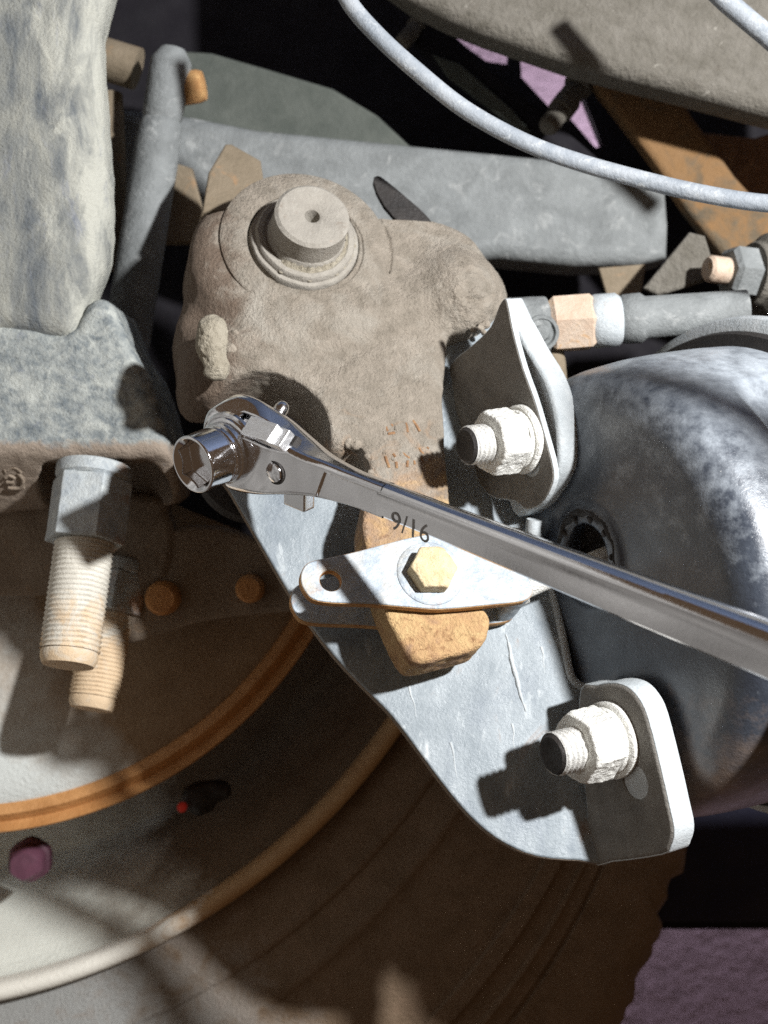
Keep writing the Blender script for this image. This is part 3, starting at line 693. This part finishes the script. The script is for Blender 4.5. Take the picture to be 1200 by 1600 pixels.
ux = WF.loc(Frame(WF.wor((0, 0, 12)), ws, x=wd).hit(612, 820))
text_obj('engraved_size', '9/16', 42, WF, ux[0], ux[1] - 4, float(hs(ux[0] + 40)) - 3.9, M['engrave'], hd, .15)

# ------------------------------------------------------------------ left: post, axle seat casting, U-bolts
pst = P(70, 260, -240)
FP = Frame(V(0, 0, -240), (0, 0, 1))
pp = Poly(np.array([P(x, y, -240)[:2] for x, y in [(-260, -120), (148, -120), (150, 40), (156, 160), (165, 330), (160, 400), (140, 460), (122, 520), (100, 532), (0, 522), (-260, 520)]]), 5, 120)
def f_post(L):
    d = sd_ext(L, pp, -130, 0, 44)
    return smax(d, (L[..., 0] * .55 + L[..., 2] * .83 + 305 - .02 * L[..., 1]) , 30)
postob = sdf_obj('galvanised_post', f_post, FP, (-960, 280, -140), (-460, 1040, 12), 6.5, M['post'], None, lambda X: 2 * fbm(X, 90, 3, 51) + 1.2 * fbm(X, 22, 2, 52))
tag(postob, 'thick mottled grey-white post standing at the top left corner', 'post')
FG = Frame(V(0, 0, -250), (0, 0, 1))
seat = thing('axle_seat_casting', P(120, 640, -280), 'mottled blue-grey iron casting under the post, with U-bolt pocket', 'casting')
cpoly = Poly(np.array([P(x, y, -250)[:2] for x, y in [(-260, 480), (0, 500), (100, 520), (130, 480), (150, 466), (172, 474), (188, 505), (205, 545), (232, 590), (250, 640), (268, 720), (272, 755), (262, 778), (235, 790), (190, 790), (60, 790), (-260, 800)]]), 4, 120)
uc = P(150, 800, -250)
def f_seat(L):
    d = sd_ext(L, cpoly, -260, 0, 22)
    # underside falls away below the edge
    d = smax(d, ((L[..., 2] - 8) * .60 - (L[..., 1] - P(0, 702, -250)[1]) * .80), 12)
    u = L - V(*P(150, 802, -250)[:2], 0)
    q = np.stack([u[..., 0], u[..., 2] + 95, u[..., 1]], -1)
    d = smax(d, -sd_cyl(q, 118, -90, 92, 8), 5)
    return d
sdf_obj('casting_body', f_seat, FG, (-960, -40, -280), (-320, 380, 12), 5, M['cast_blue'], seat, lambda X: 1.5 * fbm(X, 60, 3, 61) + 1.0 * fbm(X, 14, 2, 62))
cm = [[(6, 732), (10, 738)], [(12, 735), (20, 730), (28, 732), (33, 738)], [(9, 746), (15, 743), (24, 747)], [(28, 739), (35, 747), (36, 756), (32, 762)], [(10, 753), (22, 754)], [(13, 762), (26, 763), (38, 761)]]
for c_ in cm:
    tube('raised_letter', [P(x, y, -258 - (y - 704) * 1.1) for x, y in c_], 3.6, M['brown'], seat, 8, 3)
def ubolt(px, py, qx, qy, z0, z1, k, label, nut_len, wash=True):
    a = P(px, py, z0); b = P(qx, qy, z1); ax = nrm(b - a); Ln = np.linalg.norm(b - a)
    t = thing('u_bolt_end', a, label, 'bolt', 'U-bolt ends under the axle seat'); F0 = Frame(a, ax)
    if wash: lathe('washer', F0, [(20, 0), (20 * k, 26 * k), (66 * k, 26 * k), (71 * k, 21 * k), (72 * k, 2), (70 * k, -2)], M['nut'], t, 56)
    def fn(L):
        h = sd_hex(L, 66 * k, 26 * k, (26 + nut_len) * k, 3, .35)
        return smax(smax(h, np.hypot(L[..., 0], L[..., 1]) * .8 + L[..., 2] * .6 - (66 * k + (26 + nut_len) * k * .6), 3), np.hypot(L[..., 0], L[..., 1]) * .8 - L[..., 2] * .6 - (66 * k - 26 * k * .6 - 2), 3)
    sdf_obj('hex_nut', fn, F0, (-84 * k, -84 * k, 20 * k), (84 * k, 84 * k, (32 + nut_len) * k), 3, M['nut'], t, lambda X: .8 * fbm(X, 30, 3, 71))
    R = 56 * k; h0 = (20 + nut_len) * k; pitch = 9.6 * k
    hh = np.arange(h0, Ln - 26 * k, pitch / 6)
    prof = [(R, h) for h in hh]
    lathe('threaded_shank', F0, prof, M['thread'], t, 56, rfun=lambda r, h, a: r - 4.2 * k * (np.abs(((h / pitch - a / (2 * math.pi)) % 1) - .5) * 2) ** .8, sharp=70)
    h1 = hh[-1]
    lathe('shank_tip', F0, [(R - 5 * k, h1 - 2), (R - 3.5 * k, h1 + 3), (R - 3.5 * k, h1 + 14 * k), (R - 9 * k, Ln), (R - 14 * k, Ln + 1), (0, Ln - 2)], M['thread'], t, 48)
    return t
ubolt(148, 732, 106, 1040, -294, -190, .93, 'large U-bolt end with nut and long pale thread, below the casting', 122)
ubolt(186, 880, 143, 1108, -460, -390, .83, 'smaller U-bolt end half hidden behind the large threaded one', 90)
sp = plate('spring_plate', Frame(V(0, 0, -420), (0, 0, 1)), np.array([P(x, y, -420)[:2] for x, y in [(-260, 770), (210, 770), (262, 800), (272, 850), (262, 900), (228, 925), (222, 960), (200, 985), (160, 960), (120, 930), (-260, 925)]]), -60, 0, M['brown'], None, [], 14, 3)
tag(sp, 'dark brown steel plate in shadow behind the U-bolt nuts', 'plate')

# ------------------------------------------------------------------ wheel: brake shield, rim, tyre
PIE0, PIE1 = math.radians(-200), math.radians(-22)
def cyl_frame(px, py, z): return Frame(P(px, py, z), (0, 0, 1))
Fd = cyl_frame(-68.5, 652, -560); k1 = (CAM + 560) / CAM; R1 = 655 * k1
shield = thing('brake_drum', Fd.o, 'large round dusty brake drum with rusty rolled rim at the lower left', 'brake drum')
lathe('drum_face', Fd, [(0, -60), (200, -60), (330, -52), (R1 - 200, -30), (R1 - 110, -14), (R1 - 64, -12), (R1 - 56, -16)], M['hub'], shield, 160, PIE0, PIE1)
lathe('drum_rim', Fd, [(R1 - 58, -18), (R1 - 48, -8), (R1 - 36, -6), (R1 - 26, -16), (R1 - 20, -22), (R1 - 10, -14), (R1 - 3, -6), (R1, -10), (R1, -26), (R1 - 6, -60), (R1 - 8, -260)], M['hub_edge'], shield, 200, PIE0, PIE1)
for x, y, r in ((390, 920, 25), (253, 935, 30)):
    lathe('plug', cyl_frame(x, y, -400), [(0, 12), (r * .8, 12), (r, 6), (r * 1.05, 0), (r * 1.1, -60)], M['hub_edge'], shield, 32)
plate('shield_lobe', Frame(V(0, 0, -425), (0, 0, 1)), np.array([P(x, y, -425)[:2] for x, y in [(150, 880), (300, 820), (420, 850), (470, 900), (470, 950), (380, 962), (300, 975), (230, 1000), (150, 1000)]]), -40, 0, M['brown'], shield, [], 10, 3)
Fr = cyl_frame(-212, 572, -690); k2 = (CAM + 690) / CAM; R2 = 1013 * k2
whl = thing('truck_wheel', Fr.o, 'dusty truck wheel with pale rim and worn tyre across the bottom', 'wheel')
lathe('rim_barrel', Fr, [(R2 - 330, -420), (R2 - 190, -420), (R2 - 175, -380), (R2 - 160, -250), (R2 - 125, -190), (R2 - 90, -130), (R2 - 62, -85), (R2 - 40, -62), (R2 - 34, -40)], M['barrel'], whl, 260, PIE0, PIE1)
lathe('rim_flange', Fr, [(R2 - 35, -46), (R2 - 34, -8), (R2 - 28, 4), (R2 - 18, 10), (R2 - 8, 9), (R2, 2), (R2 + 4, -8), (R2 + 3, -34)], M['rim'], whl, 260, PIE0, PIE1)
lathe('wheel_disc', Fr, [(0, -440), (R2 - 330, -425)], M['black'], whl, 64, PIE0, PIE1)
# tyre: rings run from the rim flange to the tread shoulder
tv = []; nth = 150; rings = []
prof = [(0, -34), (.05, -14), (.10, -2), (.13, 4), (.135, 8), (.15, 8), (.155, 4), (.24, 18), (.245, 22), (.265, 22), (.27, 19), (.30, 22), (.45, 30), (.55, 30), (.555, 38), (.60, 38), (.605, 29), (.66, 26), (.665, 30), (.675, 30), (.68, 25), (.72, 22), (.725, 15), (.735, 15), (.74, 20), (.90, 4), (.97, -12), (1.0, -34), (1.03, -90), (1.05, -220)]
c0 = P(-212, 572, -700); c1 = P(-60, 1020, -700); r0 = 1016 * (CAM + 700) / CAM; r1 = 1176 * (CAM + 700) / CAM
for s_, h in prof:
    c = c0 + (c1 - c0) * min(s_, 1.0); r = r0 + (r1 - r0) * s_
    for j in range(nth + 1):
        a = math.radians(-112 + 112 * j / nth)
        rr = r
        if s_ > .95: rr += 14 * (math.sin(a * 60) > .1) * (s_ - .9) * 8 + 7 * math.sin(a * 23) * (s_ > .98) + 5 * math.sin(a * 143)
        tv.append((c[0] + rr * math.cos(a), c[1] + rr * math.sin(a), c[2] + h))
F = [(i * (nth + 1) + j, i * (nth + 1) + j + 1, (i + 1) * (nth + 1) + j + 1, (i + 1) * (nth + 1) + j) for i in range(len(prof) - 1) for j in range(nth)]
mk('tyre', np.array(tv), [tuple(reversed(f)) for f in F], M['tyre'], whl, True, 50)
for (x, y, rr, lab, m_) in ((45, 1345, 34, 'pinkish cap standing in for lit ground glimpsed at lower left', 'pink'),):
    t = thing('ground_glimpse_cap', P(x, y, -720), lab, 'glimpse stand-in')  # made-up cap, coloured like lit ground glimpsed through the wheel
    lathe('cap', cyl_frame(x, y, -760), [(0, 50), (rr * .8, 48), (rr, 38), (rr * 1.1, 0), (rr * 1.3, -4), (rr * 1.3, -30)], M[m_], t, 24, rfun=lambda r_, h_, a_: r_ * (1 - .04 * np.cos(6 * a_)), sharp=30)
t = thing('inner_bracket_clip', P(315, 1245, -760), 'small dark clip with a red dot inside the wheel rim', 'clip')
sdf_obj('clip_body', lambda L: smin(sd_ell(L, (0, 0, 0), (38, 34, 20)), sd_ell(L, (28, 18, 0), (40, 22, 16)), 8), Frame(P(312, 1248, -760), (0, 0, 1)), (-60, -60, -40), (90, 60, 40), 5, M['dark'], t, lambda X: 4 * fbm(X, 24, 2, 4))
M['red'] = mat('red_lens', (.45, .03, .02), (.5, .05, .03), 20, .3, bump=.1); M['red'].node_tree.nodes['Principled BSDF'].inputs['Emission Color'].default_value = (1, .06, .04, 1); M['red'].node_tree.nodes['Principled BSDF'].inputs['Emission Strength'].default_value = .06  # dot is given a faint glow though it is no lamp
lathe('red_dot', Frame(P(284, 1262, -735), (0, 0, 1)), [(0, 6), (7, 5), (10, 0), (10, -10)], M['red'], t, 20)

# ------------------------------------------------------------------ behind: rod, axle beam, links, fittings
rod = thing('torque_rod', P(235, 300, -560), 'grey round-ended steel rod standing between post and adjuster', 'rod')
kr = (CAM + 560) / CAM
FR = Frame(P(266, 105, -560), nrm(P(200, 520, -560) - P(266, 105, -560)))
lathe('rod_tube', FR, [(0, -42), (24, -36), (40, -12), (40, 40), (39, 96), (36, 104), (41, 112), (44, 150), (45, 560)], M['beam'], rod, 48)
lathe('rod_pin', Frame(P(292, 138, -575), (1, .15, .1)), [(32, -30), (32, 24), (28, 34), (0, 36)], M['zinc_edge'], rod, 24)
lk = tube('rear_link', [P(60, 60, -640), P(140, 85, -640), P(215, 108, -640)], 42, M['tan'], None, 20, 5); tag(lk, 'tan rusty link pipe behind the post top', 'pipe')
lk = tube('rusty_strut', [P(172, 150, -680), P(176, 240, -660), P(178, 420, -650)], 26, M['tan'], None, 16, 5); tag(lk, 'narrow rust-stained strut glimpsed between post and rod', 'strut')
def slab(name, pts, z, th, m, label, cat, bev=12, n=(0, 0, 1), smooth=1, holes=()):
    F0 = Frame(V(0, 0, z), n) if tuple(n) == (0, 0, 1) else Frame(P(*pts[0], z), n)
    o = plate(name, F0, F0.poly(pts), -th, 0, M[m], None, [F0.poly(h) for h in holes], bev, smooth, 3)
    return tag(o, label, cat)
slab('axle_beam', [(100, 165), (200, 168), (300, 180), (400, 200), (560, 216), (860, 246), (960, 270), (1042, 300), (1046, 350), (1044, 402), (1000, 412), (900, 414), (780, 402), (600, 420), (350, 330), (100, 290)], -700, 160, 'beam', 'long blue-grey axle beam running behind the adjuster', 'axle beam', 26)
slab('green_plate', [(262, 78), (330, 82), (420, 108), (520, 138), (590, 180), (650, 236), (400, 260), (262, 230)], -800, 30, 'green', 'dark green-grey plate above the axle beam', 'plate', 8)
slab('anchor_tab', [(316, 330), (326, 268), (352, 224), (362, 224), (408, 250), (420, 330)], -330, 40, 'tan', 'tan bent tab poking out above the boss', 'tab', 5, (.2, .5, .8), 1)
slab('hanger_plate', [(228, 240), (300, 262), (330, 380), (250, 380)], -620, 30, 'tan', 'tan flat hanger plate right of the grey rod', 'plate', 6)
slab('rubber_flap', [(583, 284), (590, 274), (604, 282), (640, 312), (668, 338), (690, 372), (640, 360), (600, 322)], -345, 12, 'dark', 'small black rubber flap above right of the boss', 'rubber flap', 2, (.1, .3, .9), 2)
slab('frame_rail', [(560, -60), (640, -2), (700, 28), (760, 52), (900, 100), (1000, 126), (1080, 146), (1200, 178), (1420, 230), (1420, -260), (560, -260)], -520, 120, 'rail', 'grimy grey-brown frame rail across the top right', 'frame rail', 30)
slab('rusty_bracket', [(918, 108), (990, 116), (1062, 138), (1082, 180), (1100, 205), (1150, 275), (1200, 330), (1300, 420), (1300, 480), (1140, 412), (1075, 330), (1020, 250), (975, 190), (935, 140)], -740, 60, 'rustb' if 'rustb' in M else 'tan', 'long orange-brown bracket arm under the frame rail', 'bracket', 14)
slab('reddish_panel', [(1080, 205), (1180, 215), (1320, 170), (1320, 420), (1180, 420)], -880, 20, 'rust', 'reddish brown panel at the right edge behind the hose', 'panel', 6)
slab('grey_tab', [(1005, 450), (1078, 362), (1102, 368), (1112, 400), (1100, 440), (1030, 462)], -470, 20, 'rail', 'grey triangular tab left of the small bolt', 'tab', 6)
slab('small_rust_plate', [(935, 418), (1010, 412), (1000, 470), (950, 468)], -600, 16, 'tan', 'small rust-tinted plate under the axle beam end', 'plate', 4)
slab('dark_crossbar', [(640, 20), (672, 20), (760, 100), (870, 190), (950, 260), (900, 275), (800, 200), (650, 70)], -800, 40, 'black', 'black crossbar slanting under the frame rail', 'crossbar', 8)
slab('grey_strip', [(676, 84), (720, 100), (800, 170), (830, 205), (812, 205), (700, 120)], -790, 14, 'green', 'thin grey-green strip beside the black crossbar', 'strip', 4)
for i, (x, y, r, z) in enumerate(((868, 183, 21, -740), (893, 148, 24, -770), (642, 52, 17, -800))):
    t = thing('cross_bolt', P(x, y, z), ['pale bolt tip under the frame rail, nearest the purple gap', 'grey nut just above the pale bolt tip', 'pale bolt tip behind the hose at the top'][i], 'bolt')
    lathe('bolt_shaft', Frame(P(x, y, z), (-.5, -.7, .5)), [(0, 40), (r * .8, 40), (r, 34), (r, -20), (r * 1.3, -22), (r * 1.3, -60)], M['rail'], t, 6 if i == 1 else 24)
# small bolt at right
t = thing('frame_bolt', P(1140, 428, -430), 'bolt with orange tip and grey nut at the right edge', 'bolt')
Fx = Frame(P(1172, 428, -440), (-1, .06, .35))
lathe('bolt_tip', Fx, [(0, 92), (20, 92), (25, 86), (25, 40)], M['brass'], t, 28)
lathe('nut', Fx, [(25, 50), (40, 50), (50, 42), (50, 0), (44, -4)], M['beam'], t, 6, sharp=25)
lathe('washer', Fx, [(30, 0), (58, 0), (62, -6), (62, -14), (30, -20)], M['rail'], t, 32)
lathe('boss', Fx, [(62, -14), (80, -30), (84, -140)], M['rail'], t, 32)
# brake line fitting row
t = thing('air_fitting', P(900, 505, -330), 'pipe fitting of grey elbow, orange-brown hex and grey collars above the chamber', 'pipe fitting')
a = P(800, 512, -330); b = P(1090, 490, -330); FT = Frame(a, nrm(b - a))
lathe('hex_body', FT, [(30, 60), (44, 64), (54, 74), (54, 138), (46, 146), (30, 148)], M['brass'], t, 6, sharp=25)
lathe('collar', FT, [(30, 140), (44, 142), (48, 148), (48, 186), (42, 194), (30, 196)], M['bracket_edge'], t, 40)
lathe('hose_end', FT, [(30, 184), (36, 190), (44, 200), (45, 230), (38, 240), (36, 420)], M['beam'], t, 40)
sdf_obj('elbow', lambda L: smin(sd_cyl(L, 52, -22, 66, 8), sd_box(L, (10, -10, -8), (52, 56, 34), 16), 10), FT, (-70, -80, -60), (80, 70, 80), 3.5, M['beam'], t, lambda X: 1.5 * fbm(X, 40, 2, 12))
lathe('elbow_plug', Frame(P(846, 520, -285), (.1, -.2, 1)), [(0, 8), (12, 8), (15, 4), (15, -1), (22, -1), (25, 5), (31, 5), (33, -6)], M['beam'], t, 32)
tube('lower_stem', [P(855, 540, -345), P(862, 570, -350), P(866, 640, -360)], 26, M['tan'], t, 16, 4)

hs1 = tube('air_hose', [P(520, -60, -130), P(545, 2, -130), P(590, 55, -130), P(650, 110, -130), P(725, 170, -130), P(815, 220, -130), P(900, 252, -130), (P(1000, 280, -120)), P(1100, 303, -100), P(1200, 318, -80), P(1330, 322, -40), P(1460, 350, 0)], 14.5, M['hose'], None, 20, 10)
tag(hs1, 'pale blue-grey air hose curving from top centre to the right edge', 'hose')
hs2 = tube('air_hose', [P(1060, -80, -200), P(1120, -12, -200), P(1165, 28, -200), P(1210, 66, -200), P(1300, 150, -200)], 18, M['hose'], None, 20, 8)
tag(hs2, 'short piece of grey air hose in the top right corner', 'hose')

# black sheet for the unlit depth behind, with openings towards the ground
FU = Frame(V(0, 0, -1150), (0, 0, 1))
holes = [FU.poly([(668, 18), (700, 22), (800, 44), (792, 100), (760, 95), (700, 52)]), FU.poly([(812, 60), (880, 66), (900, 84), (880, 190), (815, 120)]), FU.poly([(886, 140), (912, 150), (944, 230), (930, 232), (885, 180)]), FU.poly([(455, 1030), (480, 1030), (500, 1060), (480, 1072), (452, 1062)])]
ub = plate('dark_depth_sheet', FU, FU.poly([(-1500, -1400), (2900, -1400), (2900, 1452), (-1500, 1452)]), -40, 0, M['black'], None, holes, 2, 1)
tag(ub, 'black sheet standing in for the unlit depth of the background', 'panel')
nv = slab('navy_panel', [(1010, 1180), (1700, 1180), (1700, 1440), (1010, 1440)], -1100, 20, 'navy', 'dark navy panel low at the right behind the tyre', 'panel', 4, (0, 0, 1), 1)
g = mk('ground', np.array([(-9000, -9000, -2300), (9000, -9000, -2300), (9000, 9000, -2300), (-9000, 9000, -2300)]), [(0, 1, 2, 3)], M['ground'], None, False); g['kind'] = 'structure'; g['label'] = 'purple-grey ground far below the chassis'

mg = mk('side_reflector', np.array([(-1500, -2600, -1000), (-1500, 1500, -1000), (-1700, 1500, 1400), (-1700, -2600, 1400), (-1520, -2600, -1000), (-1520, 1500, -1000), (-1720, 1500, 1400), (-1720, -2600, 1400)]), [(0, 1, 2, 3), (7, 6, 5, 4), (0, 4, 5, 1), (1, 5, 6, 2), (2, 6, 7, 3), (3, 7, 4, 0)], M['reflector'], None, False)  # added unseen wall for the chrome to reflect
tag(mg, 'added grey wall out of view at the left, for chrome reflections', 'side_reflector')

# added blocker, unseen beyond the right edge, casting shade on the chamber
def toward(px, py, t): return P(px, py, 20) * (1 - t) + LIGHT * t
oh = thing('chamber_light_blocker', toward(1130, 760, .42), 'added black hose-shaped light blocker, unseen beyond the right edge', 'hose')
tube('hose', [toward(950, 560, .42), toward(1010, 640, .42), toward(1080, 720, .42), toward(1160, 780, .42), toward(1270, 800, .42), toward(1420, 780, .42)], 27, M['dark'], oh, 20, 6)  # tube of the added blocker
sdf_obj('blocker_lump', lambda L: smin(sd_box(L, (0, 0, 0), (40, 50, 32), 16), sd_ell(L, (-20, 26, 0), (38, 32, 28)), 16), Frame(toward(1140, 765, .42), (0, 0, 1)), (-90, -80, -50), (70, 80, 50), 4, M['dark'], oh)

tk = lathe('tyre_light_blocker', Frame(P(1240, 1065, 150), (1, .02, 0)), [(0, 0), (120, 6), (168, 24), (186, 60), (192, 110), (192, 900)], M['dark'], None, 48)  # added unseen cylinder keeping lamplight off the tyre
tag(tk, 'added black light blocker, unseen just beyond the right edge, shading the tyre', 'air tank')

M['top_reflector'] = mat('blue_reflector', (.09, .125, .21), (.13, .17, .27), 200, .6, bump=1, bsize=20)
fd = mk('top_reflector', np.array([(-1300, 1750, -900), (1900, 1750, -900), (1900, 1900, 500), (-1300, 1900, 500), (-1300, 1780, -900), (1900, 1780, -900), (1900, 1930, 500), (-1300, 1930, 500)]), [(0, 1, 2, 3), (7, 6, 5, 4), (0, 4, 5, 1), (1, 5, 6, 2), (2, 6, 7, 3), (3, 7, 4, 0)], M['top_reflector'], None, False)  # added unseen panel giving the chrome a blue reflection
tag(fd, 'added blue wall above the view, unseen, for chrome reflections', 'top_reflector')
